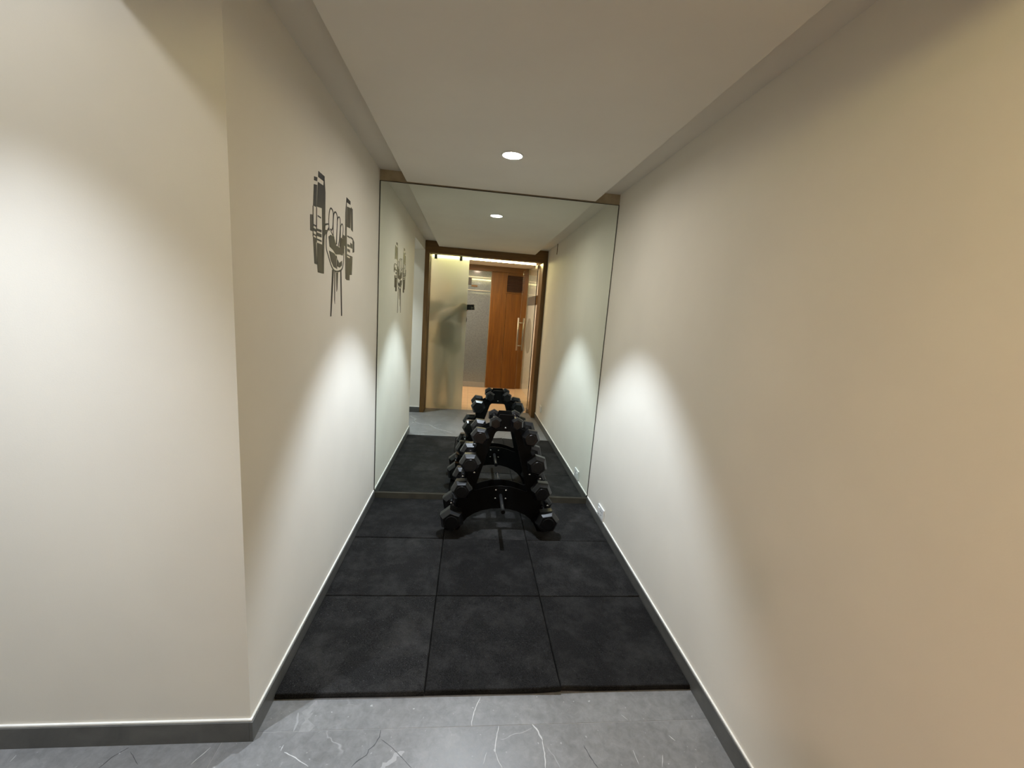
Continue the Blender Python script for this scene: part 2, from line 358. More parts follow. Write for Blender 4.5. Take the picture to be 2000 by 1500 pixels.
ce = struct(box('ceiling', (XL - T, XR + T, -0.05, D + 0.14, ZU, ZU + 0.08), 'ceiling'), 'upper ceiling above the dropped panel')
struct(box('ceiling_panel', (PXL, PXR, YD + 0.002, D - 0.001, ZP, ZU - 0.001), 'ceiling', bev=0.0015), 'dropped cream ceiling panel with shadow gaps')
struct(box('ceiling_bulkhead', (XB, XL - 0.0005, YD, YC, ZB, 2.45), 'ceiling'), 'bulkhead over the passage opening')
struct(box('ceiling_passage', (-2.42, XB, -0.05, YC + T, ZH, ZH + 0.1), 'ceiling'), 'higher ceiling of the side passage')
struct(box('ceiling_rear', (XFL - T, XFR + T, YF - T, -0.15, ZF, ZF + 0.08), 'ceiling'), 'ceiling of the rear room')
struct(box('trim_2', (XR - 0.006, XR, 0.800, 0.808, 2.045, ZU - 0.001), 'frame_wood', bev=0.001), 'slim dark strip high on the right wall near the door')

def skirting(name, b, cb, label):
    e = struct(empty(name), label)
    box('stone_strip', b, 'skirting', e, bev=0.0012)
    box('caulk_line', cb, 'caulk', e, bev=0.0008)
B_ = 0.010; cz = (HB, HB + 0.006)
skirting('baseboard_left', (XL, XL + B_, YC - B_, D - B_, 0, HB), (XL, XL + 0.006, YC - 0.006, D - B_, *cz), 'dark stone skirting of the left wall')
skirting('baseboard_right', (XR - B_, XR, YD + 0.001, D - B_, 0, HB), (XR - 0.006, XR, YD + 0.001, D - B_, *cz), 'dark stone skirting of the right wall')
skirting('baseboard_passage_back', (-2.30, XL, YC - B_, YC, 0, HB), (-2.30, XL, YC - 0.006, YC, *cz), 'dark stone skirting of the passage wall')
skirting('baseboard_passage_front', (-2.30, XL - 0.001, YD, YD + B_, 0, HB), (-2.30, XL - 0.001, YD, YD + 0.006, *cz), 'dark stone skirting beside the door frame')
e = struct(empty('baseboard_back'), 'dark stone skirting under the mirror')
box('stone_strip', (XL, XR, D - B_, D + 0.02, 0, 0.061), 'skirting_dark', e, bev=0.0012)

# downlights: rim, recessed cone and glowing lens, each with its own beam
def downlight(name, x, y, z, r, lens, watt, half, blend, label, col=(1, 0.985, 0.96), soft=0.03):
    e = tag(empty(name, (x, y, z)), label, 'lamp', 'recessed ceiling downlights')
    bm = bmesh.new(); n = 40
    prof = [(r * 1.22, 0.0), (r * 1.22, -0.003), (r * 1.05, -0.004), (r * 1.0, 0.0), (r * 1.02, 0.004)]
    rings = [[bm.verts.new((a * math.cos(k * 2 * math.pi / n), a * math.sin(k * 2 * math.pi / n), h)) for k in range(n)] for a, h in prof]
    for A, B in zip(rings, rings[1:]):
        for k in range(n): bm.faces.new((A[k], A[(k + 1) % n], B[(k + 1) % n], B[k]))
    rim = from_bm('rim', bm, 'white_plastic', e, True)
    bm = bmesh.new(); bm_lathe(bm, (0, 0, 0), (0, 0, -1), [(0.0, r * 0.99), (0.001, r * 0.99), (0.0022, r * 0.85)], 40)
    le = from_bm('lens', bm, lens, e)
    ld = bpy.data.lights.new(name + '_beam', 'SPOT'); ld.energy = watt; ld.spot_size = 2 * half; ld.spot_blend = blend
    ld.color = col; ld.shadow_soft_size = soft
    lo = bpy.data.objects.new('beam', ld); C.objects.link(lo); lo.parent = e; lo.location = (0, 0, -0.012)
    return e
downlight('downlight', *LAMP['corridor'], ZP - 0.0005, 0.044, 'lens_cool', SPOT_C, math.radians(42.5), 0.42, 'round glowing downlight in the dropped panel above the dumbbell rack', (0.76, 0.865, 1.0), soft=0.018)
downlight('downlight', *LAMP['passage'], ZH - 0.0005, 0.044, 'lens_pass', SPOT_P, math.radians(38), 1.0, 'round downlight in the high ceiling of the side passage', (0.79, 0.87, 1.0), soft=0.018)
downlight('downlight', *LAMP['rear'], ZF - 0.0005, 0.040, 'lens_rear', SPOT_R, math.radians(60), 0.6, 'small round downlight in the ceiling beyond the open glass leaf', (1, 0.9, 0.74))
downlight('downlight', *LAMP['rear_fill'], ZF - 0.0005, 0.040, 'lens_rear', SPOT_R, math.radians(60), 0.6, 'added unseen fill downlight in the ceiling behind the frosted glass panel', (1, 0.9, 0.74))  # added lamp, out of view: fills the frosted glass and near right wall

# ---------------------------------------------------------------- mirror (leans back a touch)
mr = tag(empty('wall_mirror', (0, D, 0.062)), 'tall frameless mirror filling the end wall of the corridor', 'mirror')
mh = 2.0985 - 0.062
box('backing', (XL + 0.0005, XR - 0.0005, 0.0045, 0.0065, 0.0, mh), 'mirror_edge', mr)
box('pane', (XL + 0.0072, XR - 0.0072, 0.0, 0.0045, 0.002, mh - 0.005), 'mirror', mr)
mr.rotation_euler = (-0.0054, 0, 0)

# ---------------------------------------------------------------- rubber mats
cols = [(-0.5975, -0.0911), (-0.0909, 0.4044), (0.4046, 0.9095)]
rows = [(1.2985, 1.7999), (1.8001, 2.3009), (2.3011, 2.8080)]
lab = [['black rubber floor mat by the left wall nearest the stone floor', 'centre black rubber floor mat nearest the stone floor', 'black rubber floor mat by the right wall nearest the stone floor'],
       ['black rubber floor mat by the left wall in the middle row', 'centre black rubber floor mat just in front of the dumbbell rack', 'black rubber floor mat by the right wall in the middle row'],
       ['black rubber floor mat left of the rack touching the mirror', 'black rubber floor mat under the dumbbell rack', 'black rubber floor mat right of the rack touching the mirror']]
def mat_tile(x0, x1, y0, y1, h, lift, label):
    bm = bmesh.new(); n = 16
    us = [0.0, 0.004, 0.010] + [0.010 + 0.98 * k / 12 for k in range(1, 12)] + [0.990, 0.996, 1.0]
    grid = [[None] * (n + 1) for _ in range(n + 1)]; ph = [random.uniform(0, 6.28) for _ in range(4)]
    top = []; bot = []
    for i in range(n + 1):
        for j in range(n + 1):
            u, v = us[i], us[j]
            ex = 0.0004 * math.sin(5 * v * 2 + ph[0]) if i in (0, n) else 0
            ey = 0.0004 * math.sin(4 * u * 2 + ph[1]) if j in (0, n) else 0
            if u == 0: ex = abs(ex)
            if u == 1: ex = -abs(ex)
            if v == 0 and y0 > 1.4: ey = abs(ey)
            if v == 1: ey = -abs(ey)
            x, y = x0 + (x1 - x0) * u + ex, y0 + (y1 - y0) * v + ey
            edge = min(u, 1 - u, v, 1 - v)
            z = h + 0.0006 * math.sin(9 * u + ph[2]) * math.sin(8 * v + ph[3]) - (0.011 if edge == 0 else 0.0025 if edge < 0.006 else 0)
            up = sum(a * math.exp(-(((u - cu) / 0.13) ** 2 + ((v - cv) / 0.10) ** 2)) for cu, cv, a in lift)
            grid[i][j] = (bm.verts.new((x, y, z + up)), bm.verts.new((x, y, 0.0002 + up)))
    for i in range(n):
        for j in range(n):
            a, b, c, d = grid[i][j], grid[i + 1][j], grid[i + 1][j + 1], grid[i][j + 1]
            bm.faces.new((a[0], b[0], c[0], d[0])); bm.faces.new((a[1], d[1], c[1], b[1]))
    for k in range(n):
        for a, b in ((grid[k][0], grid[k + 1][0]), (grid[n][k], grid[n][k + 1]), (grid[n - k][n], grid[n - k - 1][n]), (grid[0][n - k], grid[0][n - k - 1])):
            bm.faces.new((a[0], a[1], b[1], b[0]))
    o = from_bm('rubber_mat', bm, 'mat', None, False)
    tag(o, label, 'mat', 'black rubber floor mats in a three by three grid')
for r_, (y0, y1) in enumerate(rows):
    for c_, (x0, x1) in enumerate(cols):
        lift = []
        if (r_, c_) == (0, 1): lift = [(1.0, 0.0, 0.006)]
        if (r_, c_) == (0, 2): lift = [(0.0, 0.0, 0.005)]
        if (r_, c_) == (1, 2): lift = [(1.0, 0.0, 0.005)]
        dy = {(0, 0): -0.0045, (0, 1): -0.003, (0, 2): 0.0015}.get((r_, c_), 0.0)
        h = {(2, 0): 0.0225, (1, 1): 0.0212, (0, 1): 0.0210}.get((r_, c_), 0.0200)
        mat_tile(x0, x1, y0 + dy, y1, h, lift, lab[r_][c_])

# ---------------------------------------------------------------- dumbbell rack
RX = 0.238; YA, YB = 2.400, 2.505            # the two end plates
ZM = 0.0215                                   # mat surface
tiers = [(0.064, 0.722, 0.0360, 0.052, 'smallest', 'topmost'), (0.150, 0.642, 0.0510, 0.066, '', 'second'), (0.198, 0.480, 0.0590, 0.080, '', 'third'),
         (0.238, 0.318, 0.0590, 0.088, '', 'fourth'), (0.287, 0.131, 0.0690, 0.100, 'largest', 'lowest')]
rk = tag(empty('dumbbell_rack', (RX, (YA + YB) / 2, ZM)), 'black steel A-shaped dumbbell rack standing on the mats before the mirror', 'rack')
def rack_outline():
    H = 0.013                                  # handle radius
    pts = [(0.0, 0.763), (0.038, 0.763)]
    for k, (x, z, *_r) in enumerate(tiers):
        # cradle under the handle: inner wall, round seat, outer hook
        pts.append((x - H - 0.003, z + 0.020 if k else z + 0.016))
        for a in range(180, 361, 30):
            pts.append((x + (H + 0.002) * math.cos(math.radians(a)), z + (H + 0.002) * math.sin(math.radians(a))))
        pts += [(x + H + 0.006, z + 0.012), (x + H + 0.014, z + 0.010), (x + H + 0.016, z - 0.006), (x + H + 0.006, z - 0.030)]
        if k < 4:
            nx, nz = tiers[k + 1][0], tiers[k + 1][1]
            pts.append((min(x + 0.012, nx - 0.020), nz + 0.050))
    pts += [(0.322, 0.080), (0.330, 0.040), (0.330, ZM), (0.245, ZM), (0.232, 0.050)]
    arch = [(0.218, 0.075), (0.196, 0.103), (0.160, 0.130), (0.110, 0.153), (0.056, 0.166), (0.0, 0.170)]
    half = pts + arch
    return half + [(-x, z) for x, z in reversed(half[1:-1])]
def rack_window():
    half = [(0.0, 0.661), (0.044, 0.661), (0.053, 0.656), (0.060, 0.644), (0.090, 0.548), (0.162, 0.284), (0.150, 0.283), (0.105, 0.299), (0.055, 0.312), (0.0, 0.316)]
    return half + [(-x, z) for x, z in reversed(half[1:-1])]
loc = rk.location.copy()
for ya, yb in ((YA, YA + 0.005), (YB - 0.005, YB)):
    pl = plate('end_plate', [rack_outline(), rack_window()], ya - loc.y, yb - loc.y, 'steel_black', rk)
    pl.location = (0, 0, -loc.z)
def bolt(x, z, side, parent, r=0.0062):
    y = (YA if side < 0 else YB) - loc.y
    bm = bmesh.new(); bm_lathe(bm, (x, y, z - loc.z), (0, side, 0), [(0.0, r), (0.0022, r), (0.0040, r * 0.8), (0.0050, r * 0.45)], 16)
    return from_bm('bolt', bm, 'chrome', parent, True)
for x, z in ((0, 0.683), (0.235, 0.370 + 0.0), (-0.235, 0.370), (0.168, 0.396), (-0.168, 0.396), (-0.296, 0.196), (0.296, 0.196)):
    sp = tube('spacer_tube', (x, YA + 0.005 - loc.y, z - loc.z), (x, YB - 0.005 - loc.y, z - loc.z), 0.011, 'steel_black', rk)
    bolt(x, z, -1, rk); bolt(x, z, 1, rk)
for side in (-1, 1):
    y = YA if side < 0 else YB
    ys0, ys1 = (y - 0.004, y) if side < 0 else (y, y + 0.004)
    fg = box('peg_flange', (-0.044, 0.044, ys0 - loc.y, ys1 - loc.y, 0.224 - loc.z, 0.304 - loc.z), 'steel_black', rk, bev=0.001)
    for x, z in ((-0.031, 0.291), (0.031, 0.291), (-0.031, 0.237), (0.031, 0.237)):
        b = bolt(x, z, side, fg, 0.0058)
        for v in b.data.vertices: v.co.y += side * 0.004
    L = 0.218 if side < 0 else 0.235
    bm = bmesh.new(); bm_lathe(bm, (0, y - loc.y, 0.257 - loc.z), (0, side, 0), [(0.003, 0.0105), (L - 0.003, 0.0105), (L, 0.009)], 24)
    pg = from_bm('plate_peg', bm, 'peg', rk, True)
    for f in pg.data.polygons: f.use_smooth = len(f.vertices) == 4
    tube('end_cap', (0, y + side * (L - 0.012) - loc.y, 0.257 - loc.z), (0, y + side * (L + 0.002) - loc.y, 0.257 - loc.z), 0.0118, 'steel_black', pg)

# ---------------------------------------------------------------- hex dumbbells
rots = {(0, -1): 30, (0, 1): 28, (1, -1): 7, (1, 1): 9, (2, -1): -1, (2, 1): 17, (3, -1): -3, (3, 1): 6, (4, -1): 20, (4, 1): -10}
side_word = {-1: 'left', 1: 'right'}
def dumbbell(k, s):
    x, z, r, hl, size, tier = tiers[k]
    ym = (YA + YB) / 2
    lb = {0: 'small black hex dumbbell on top of the rack, %s one' % side_word[s],
          1: 'black hex dumbbell on the %s side of the rack, second tier from the top' % side_word[s],
          2: 'black hex dumbbell on the %s side of the rack, middle tier' % side_word[s],
          3: 'black hex dumbbell on the %s side of the rack, second tier from the floor' % side_word[s],
          4: 'largest black hex dumbbell, lowest on the %s side of the rack' % side_word[s]}[k]
    e = tag(empty('hex_dumbbell', (RX + s * x, ym, z)), lb, 'dumbbell', 'hex dumbbells on the rack')
    half = (YB - YA) / 2 + 0.012
    bm = bmesh.new()
    prof = [(-half - 0.004, 0.0125), (-half * 0.6, 0.0118), (0, 0.0130), (half * 0.6, 0.0118), (half + 0.004, 0.0125)]
    bm_lathe(bm, (0, 0, 0), (0, 1, 0), prof, 20); from_bm('handle', bm, 'chrome', e, True)
    rot = math.radians(rots[(k, s)])
    for sd in (-1, 1):
        bm = bmesh.new()
        # a collar and a six-sided head that narrows to both ends
        R_ = r / math.cos(math.radians(30)) * 0.93
        bm_lathe(bm, (0, sd * half, 0), (0, sd, 0), [(0.0, R_ * 0.62), (hl * 0.22, R_ * 0.97), (hl * 0.30, R_), (hl * 0.64, R_), (hl * 0.70, R_ * 0.975), (hl * 0.97, R_ * 0.755), (hl, R_ * 0.715)], 6, (rot if sd > 0 else -rot) + math.pi / 6 * 0)
        hd = from_bm('head', bm, 'black_rubber', e)
        bm = bmesh.new(); bm_lathe(bm, (0, sd * (half + hl - 0.001), 0), (0, sd, 0), [(0.0, R_ * 0.50), (0.0022, R_ * 0.47)], 28)
        from_bm('end_disc', bm, 'black_rubber', hd)
for k in range(5):
    for s in (-1, 1): dumbbell(k, s)

# ---------------------------------------------------------------- wall decal
POLYS = [[(1.7744, 1.8376), (1.8427, 1.8374), (1.8399, 1.8166), (1.7716, 1.816)], [(1.7689, 1.7972), (1.8307, 1.7995), (1.8119, 1.7113), (1.7554, 1.7051)], [(1.8401, 1.8354), (1.8513, 1.7796), (1.8477, 1.6674), (1.8377, 1.5961), (1.8297, 1.4626), (1.8087, 1.4619), (1.8156, 1.6014), (1.8119, 1.7113), (1.8308, 1.8058)], [(1.7554, 1.5734), (1.8101, 1.5739), (1.8087, 1.4619), (1.762, 1.4627), (1.7564, 1.4913)], [(1.7588, 1.6258), (1.8045, 1.6287), (1.8043, 1.6189), (1.7586, 1.6175)], [(1.7585, 1.6113), (1.8042, 1.6125), (1.8053, 1.5998), (1.7583, 1.5988)], [(1.7581, 1.5892), (1.8052, 1.5891), (1.8051, 1.5826), (1.758, 1.5829)], [(1.7657, 1.6766), (1.8, 1.6752), (1.8, 1.6702), (1.7656, 1.6717)], [(1.7296, 1.8061), (1.7621, 1.8113), (1.7594, 1.7966), (1.7293, 1.7923)], [(1.7267, 1.7779), (1.7592, 1.7838), (1.7506, 1.702), (1.7183, 1.7009)], [(1.7147, 1.5899), (1.7438, 1.5882), (1.754, 1.4911), (1.7266, 1.4926)], [(1.7123, 1.6359), (1.7447, 1.6357), (1.7446, 1.6295), (1.7122, 1.6298)], [(1.7132, 1.6219), (1.7444, 1.6213), (1.7442, 1.611), (1.7129, 1.6118)], [(1.7139, 1.6019), (1.744, 1.6007), (1.7439, 1.5953), (1.7138, 1.597)], [(1.7138, 1.6999), (1.7205, 1.6994), (1.7182, 1.5904), (1.7113, 1.5893)], [(1.7495, 1.7018), (1.7566, 1.7033), (1.753, 1.573), (1.7459, 1.5741)], [(1.6885, 1.6641), (1.7097, 1.6673), (1.7117, 1.6076), (1.6871, 1.6074)], [(1.8384, 1.6591), (1.8815, 1.6684), (1.8884, 1.664), (1.8502, 1.6539), (1.8474, 1.6369), (1.8717, 1.6398), (1.8662, 1.6304), (1.8379, 1.6092)], [(2.1397, 1.8312), (2.2025, 1.8279), (2.2029, 1.8117), (2.1401, 1.81)], [(2.1513, 1.7926), (2.211, 1.798), (2.2057, 1.7036), (2.1495, 1.7014)], [(2.1397, 1.8297), (2.1232, 1.7591), (2.12, 1.6383), (2.1285, 1.4615), (2.1526, 1.4561), (2.1505, 1.5601), (2.144, 1.703), (2.144, 1.7934)], [(2.1523, 1.5644), (2.1977, 1.5626), (2.1964, 1.4577), (2.1526, 1.4561)], [(2.1576, 1.6645), (2.2029, 1.6638), (2.2031, 1.657), (2.1577, 1.6578)], [(2.1584, 1.6259), (2.2, 1.625), (2.2003, 1.6134), (2.1587, 1.6141)], [(2.1589, 1.6042), (2.2006, 1.6028), (2.2009, 1.5896), (2.1591, 1.5913)], [(2.1557, 1.5773), (2.2013, 1.5752), (2.2014, 1.5699), (2.1559, 1.5711)], [(2.2147, 1.804), (2.2422, 1.7996), (2.2493, 1.6951), (2.2175, 1.7004)], [(2.2105, 1.6676), (2.2422, 1.6646), (2.2424, 1.6566), (2.2108, 1.6598)], [(2.2074, 1.6381), (2.239, 1.6346), (2.2397, 1.6132), (2.208, 1.6144)], [(2.2032, 1.5765), (2.2448, 1.5759), (2.2352, 1.4864), (2.2016, 1.484)], [(2.2462, 1.6652), (2.2751, 1.6506), (2.2767, 1.6015), (2.2482, 1.5953)], [(2.0813, 1.6573), (2.1215, 1.6537), (2.1223, 1.6081), (2.094, 1.6144)], [(1.8882, 1.6171), (1.9166, 1.6284), (1.9609, 1.6238), (1.984, 1.5943), (2.0401, 1.5922), (2.0562, 1.6385), (2.0989, 1.6351), (2.1083, 1.5961), (2.0826, 1.5627), (2.0403, 1.5627), (1.9842, 1.5561), (1.9459, 1.5704), (1.9021, 1.5785)], [(1.895, 1.5616), (1.961, 1.5582), (1.992, 1.5475), (1.9923, 1.4967), (1.9535, 1.5005), (1.9164, 1.5251)], [(2.008, 1.5371), (2.0324, 1.5249), (2.0743, 1.5391), (2.0712, 1.5161), (2.0359, 1.5045), (2.005, 1.5076)], [(1.934, 1.487), (1.9581, 1.4866), (1.9218, 1.2878), (1.9099, 1.2881)], [(2.0477, 1.494), (2.0646, 1.4954), (2.0775, 1.2869), (2.0636, 1.2872)], [(1.9658, 1.4824), (1.9766, 1.4833), (1.9708, 1.3413), (1.9645, 1.361)], [(1.9892, 1.4794), (2.0164, 1.4816), (2.004, 1.4065), (1.996, 1.3963)]]
STROKES = [([(1.8967, 1.6409), (1.8913, 1.6845), (1.9027, 1.7222), (1.9197, 1.7347), (1.94, 1.7301), (1.9488, 1.7138), (1.9429, 1.667), (1.9282, 1.6499), (1.9095, 1.6498)], 6), ([(1.9489, 1.6266), (1.9488, 1.6864), (1.9577, 1.7202), (1.9758, 1.7313), (1.9942, 1.7277), (2.0037, 1.7062), (1.9947, 1.6385), (1.984, 1.5943)], 6), ([(1.9949, 1.6005), (2.0008, 1.6774), (2.0069, 1.7068), (2.0243, 1.7206), (2.0421, 1.716), (2.0457, 1.6854), (2.0332, 1.6253), (2.0109, 1.5859)], 6), ([(2.0367, 1.5966), (2.0494, 1.6473), (2.0524, 1.6818), (2.0689, 1.6993), (2.086, 1.6926), (2.0864, 1.663), (2.0665, 1.6204), (2.0467, 1.5955)], 6), ([(1.8954, 1.6532), (1.8662, 1.6269), (1.859, 1.5727), (1.8808, 1.544), (1.931, 1.4975), (1.9844, 1.4839), (2.0663, 1.498), (2.0952, 1.5337), (2.1031, 1.5904)], 7), ([(1.9166, 1.6443), (1.9429, 1.6303), (1.9609, 1.6238)], 5), ([(1.992, 1.5523), (2.0016, 1.534), (1.9986, 1.4948)], 4)]

dc = tag(empty('wall_decal', (XL, 2.0, 1.55)), 'black vinyl decal of a fist gripping a loaded dumbbell on the left wall', 'decal')
def decal_piece(bm, pts):
    a = sum(p[0] * q[1] - q[0] * p[1] for p, q in zip(pts, pts[1:] + pts[:1]))
    if a < 0: pts = pts[::-1]
    A = [bm.verts.new((0.0012, y - 2.0, z - 1.55)) for y, z in pts]; B = [bm.verts.new((0.0001, y - 2.0, z - 1.55)) for y, z in pts]
    bm.faces.new(A); bm.faces.new(B[::-1])
    for k in range(len(A)): bm.faces.new((A[k], B[k], B[(k + 1) % len(A)], A[(k + 1) % len(A)]))
def decal_stroke(bm, pts, wd):
    Q = []
    V = [Vector(p) for p in pts]
    for a in range(len(V) - 1):
        p0, p1, p2, p3 = V[max(a - 1, 0)], V[a], V[a + 1], V[min(a + 2, len(V) - 1)]
        for k in range(4):
            t = k / 4
            Q.append(0.5 * ((2 * p1) + (p2 - p0) * t + (2 * p0 - 5 * p1 + 4 * p2 - p3) * t * t + (3 * p1 - p0 - 3 * p2 + p3) * t ** 3))
    Q.append(V[-1]); Lf, Rt = [], []
    for k, q in enumerate(Q):
        d = (Q[min(k + 1, len(Q) - 1)] - Q[max(k - 1, 0)]).normalized(); n = Vector((-d.y, d.x))
        Lf.append(q + n * wd / 2); Rt.append(q - n * wd / 2)
    for k in range(len(Q) - 1): decal_piece(bm, [tuple(Lf[k]), tuple(Lf[k + 1]), tuple(Rt[k + 1]), tuple(Rt[k])])
def decal_group(name, idx, strokes=()):
    bm = bmesh.new()
    for i in idx: decal_piece(bm, POLYS[i])
    for i in strokes: decal_stroke(bm, STROKES[i][0], STROKES[i][1] * 0.00105)
    me = bpy.data.meshes.new(name); bm.to_mesh(me); bm.free(); link(name, me, 'decal', dc)
decal_group('printed_plates', range(0, 18)); decal_group('printed_plates', range(18, 32))
decal_group('printed_fist', range(32, len(POLYS)), range(len(STROKES)))

# ---------------------------------------------------------------- sockets on the right wall
def socket(y0, y1, z0, z1, label, cable=False):
    e = tag(empty('wall_socket', (XR, (y0 + y1) / 2, (z0 + z1) / 2)), label, 'socket')
    hy, hz = (y1 - y0) / 2, (z1 - z0) / 2
    box('cover_plate', (-0.010, 0, -hy, hy, -hz, hz), 'white_plastic', e, bev=0.003)
    box('rocker', (-0.0135, -0.009, hy * 0.30, hy * 0.75, -hz * 0.55, hz * 0.55), 'white_plastic', e, bev=0.0015)
    for dy, dz in ((-0.55, 0.30), (-0.15, 0.30), (-0.35, -0.30)):
        tube('socket_hole', (-0.0112, dy * hy, dz * hz), (-0.009, dy * hy, dz * hz), 0.0035, 'slot', e, 12)
socket(2.435, 2.550, 0.078, 0.152, 'white wall socket low on the right wall beside the rack')
socket(0.545, 0.660, 0.175, 0.255, 'white wall socket on the right wall near the door frame')

# ---------------------------------------------------------------- door_1: timber frame with frosted and clear glass leaves
d1 = struct(empty('door_1', (0, 0, 0)), 'walnut door frame with a frosted glass panel and an open clear glass leaf')
FW = 0.055
box('frame_post', (XL, XL + FW, -0.05, YD + 0.006, 0, 2.017), 'frame_wood', d1, bev=0.002)
box('frame_post', (XR - FW, XR, -0.05, YD + 0.006, 0, 2.017), 'frame_wood', d1, bev=0.002)
hd = box('header', (XL, XR, 0.10, YD + 0.001, 2.016, ZU - 0.002), 'frame_wood_x', d1, bev=0.002)
box('header_soffit', (XL, XR, -0.15, 0.10, 2.037, ZU - 0.002), 'frame_wood_x', d1, bev=0.001)
box('led_profile', (XL + FW + 0.01, 0.822, -0.132, -0.112, 2.017, 2.037), 'led', hd)
GX = -0.066
fp = box('frosted_panel', (XL + FW - 0.005, GX, -0.030, -0.020, 0.008, 2.040), 'frosted', d1, bev=0.001)
for gx in (-0.497, -0.175):
    box('clamp', (gx - 0.017, gx + 0.017, -0.034, -0.014, 1.978, 2.040), 'clamp_metal', fp, bev=0.001)
lf = empty('clear_leaf', (0.845, -0.030, 0), d1)
lf.rotation_euler = (0, 0, math.radians(-96.0))
LW = 0.86
box('glass_sheet', (0.012, LW, -0.005, 0.005, 0.010, 1.998), 'clear', lf, bev=0.0008)
box('clamp', (0.0, 0.10, -0.014, 0.014, 1.965, 2.006), 'brushed', lf, bev=0.001)
box('clamp', (0.0, 0.10, -0.014, 0.014, 0.004, 0.050), 'brushed', lf, bev=0.001)
bm = bmesh.new()
for sd in (-1, 1):
    bm_tube(bm, (LW - 0.075, sd * 0.045, 0.800), (LW - 0.075, sd * 0.045, 1.300), 0.0125)
for zz in (0.875, 1.225): bm_tube(bm, (LW - 0.075, -0.045, zz), (LW - 0.075, 0.045, zz), 0.008)
hn = from_bm('handle', bm, 'brushed', lf); 
for f in hn.data.polygons: f.use_smooth = len(f.vertices) == 4

# ---------------------------------------------------------------- rear room
d2 = struct(empty('door_2', (0, YF, 0)), 'orange-brown timber door panels with a dark louvred vent')
box('panel', (0.315, 0.592, 0.001, 0.030, 0.004, 2.050), 'panel_wood', d2, bev=0.002)
box('panel', (0.596, 0.960, 0.001, 0.030, 0.004, 2.050), 'panel_wood', d2, bev=0.002)
box('header', (XFL + 0.002, 0.960, 0.001, 0.034, 2.052, ZF - 0.002), 'panel_wood_x', d2, bev=0.002)
vt = empty('vent', (0, 0, 0), d2)
for b in ((0.560, 0.590, 1.700, 2.035), (0.905, 0.935, 1.700, 2.035)): box('vent_frame', (b[0], b[1], 0.028, 0.040, b[2], b[3]), 'panel_wood', vt, bev=0.0015)
for b in ((0.590, 0.905, 1.700, 1.728), (0.590, 0.905, 2.008, 2.035)): box('vent_frame', (b[0], b[1], 0.028, 0.040, b[2], b[3]), 'panel_wood_x', vt, bev=0.0015)
box('vent_back', (0.590, 0.905, 0.0295, 0.031, 1.728, 2.008), 'vent', vt)
for k in range(8):
    sl = box('slat', (0.590, 0.905, -0.002, 0.002, -0.016, 0.016), 'vent', vt)
    sl.location = (0, 0.037, 1.746 + k * 0.035); sl.rotation_euler = (math.radians(35), 0, 0)
d3 = struct(empty('door_3', (0, YF, 0)), 'grey patterned glass door in the rear wall')
box('glass_sheet', (-0.60, 0.306, 0.004, 0.014, 0.095, 2.045), 'film', d3, bev=0.001)
box('bottom_rail', (-0.60, 0.306, 0.001, 0.026, 0.0, 0.095), 'grout', d3, bev=0.002)
for zz in (1.940, 1.712): box('rail', (-0.55, 0.300, 0.014, 0.024, zz - 0.005, zz + 0.005), 'brushed', d3, bev=0.001)
box('lock', (-0.085, -0.03, 0.014, 0.034, 1.80, 1.92), 'slot', d3, bev=0.003)
box('hinge', (-0.03, 0.075, 0.014, 0.030, 1.770, 1.800), 'frame_wood_x', d3, bev=0.002)
struct(box('trim_1', (XFR - 0.012, XFR, YF, -0.90, 1.520, 1.660), 'frame_wood', bev=0.002), 'brown timber rail along the rear right wall')
orn = tag(empty('round_ornament', (XFR, -1.56, 1.0)), 'round pale brown ornament on the wall behind the glass door', 'ornament')
bm = bmesh.new(); bm_lathe(bm, (0, 0, 0), (-1, 0, 0), [(0.0, 0.30), (0.008, 0.30), (0.010, 0.285), (0.010, 0.245), (0.004, 0.235), (0.004, 0.13), (0.010, 0.12), (0.010, 0.04)], 48)
from_bm('rosette', bm, 'ring', orn)

# ---------------------------------------------------------------- photographer behind the frosted glass, with the phone
def capsules(bm, chain, n=14):
    for (p0, r0), (p1, r1) in zip(chain, chain[1:]):
        bm_tube(bm, p0, p1, r0, r1, n)
    for p, r in chain:
        bmesh.ops.create_icosphere(bm, subdivisions=2, radius=r, matrix=Matrix.Translation(p))
def ell(bm, c, r, rot=(0, 0, 0)):
    from mathutils import Euler
    m = Matrix.Translation(c) @ Euler(rot).to_matrix().to_4x4() @ Matrix.Diagonal((r[0], r[1], r[2], 1))
    bmesh.ops.create_icosphere(bm, subdivisions=3, radius=1.0, matrix=m)
def fuse(name, bm, mat, voxel, smooth_it, parent=None):
    me = bpy.data.meshes.new(name); bm.to_mesh(me); bm.free()
    tmp = bpy.data.objects.new('tmp', me); C.objects.link(tmp)
    md = tmp.modifiers.new('r', 'REMESH'); md.mode = 'VOXEL'; md.voxel_size = voxel
    if smooth_it:
        ms = tmp.modifiers.new('s', 'SMOOTH'); ms.iterations = smooth_it; ms.factor = 0.5
    me2 = bpy.data.meshes.new_from_object(tmp.evaluated_get(bpy.context.evaluated_depsgraph_get()))
    bpy.data.objects.remove(tmp); bpy.data.meshes.remove(me); me2.name = name; me2.materials.clear()
    return link(name, me2, mat, parent, True)
px, py = -0.345, -0.36
hip = [(px - 0.09, py, 0.90), (px + 0.09, py, 0.90)]
sho = [(px - 0.175, py - 0.01, 1.395), (px + 0.175, py - 0.01, 1.395)]
arms = [[(sho[0], 0.050), ((px - 0.215, py + 0.14, 1.215), 0.040), ((-0.175, -0.095, 1.385), 0.027)],
        [(sho[1], 0.050), ((px + 0.235, py + 0.06, 1.185), 0.040), ((-0.125, -0.135, 1.365), 0.027)]]
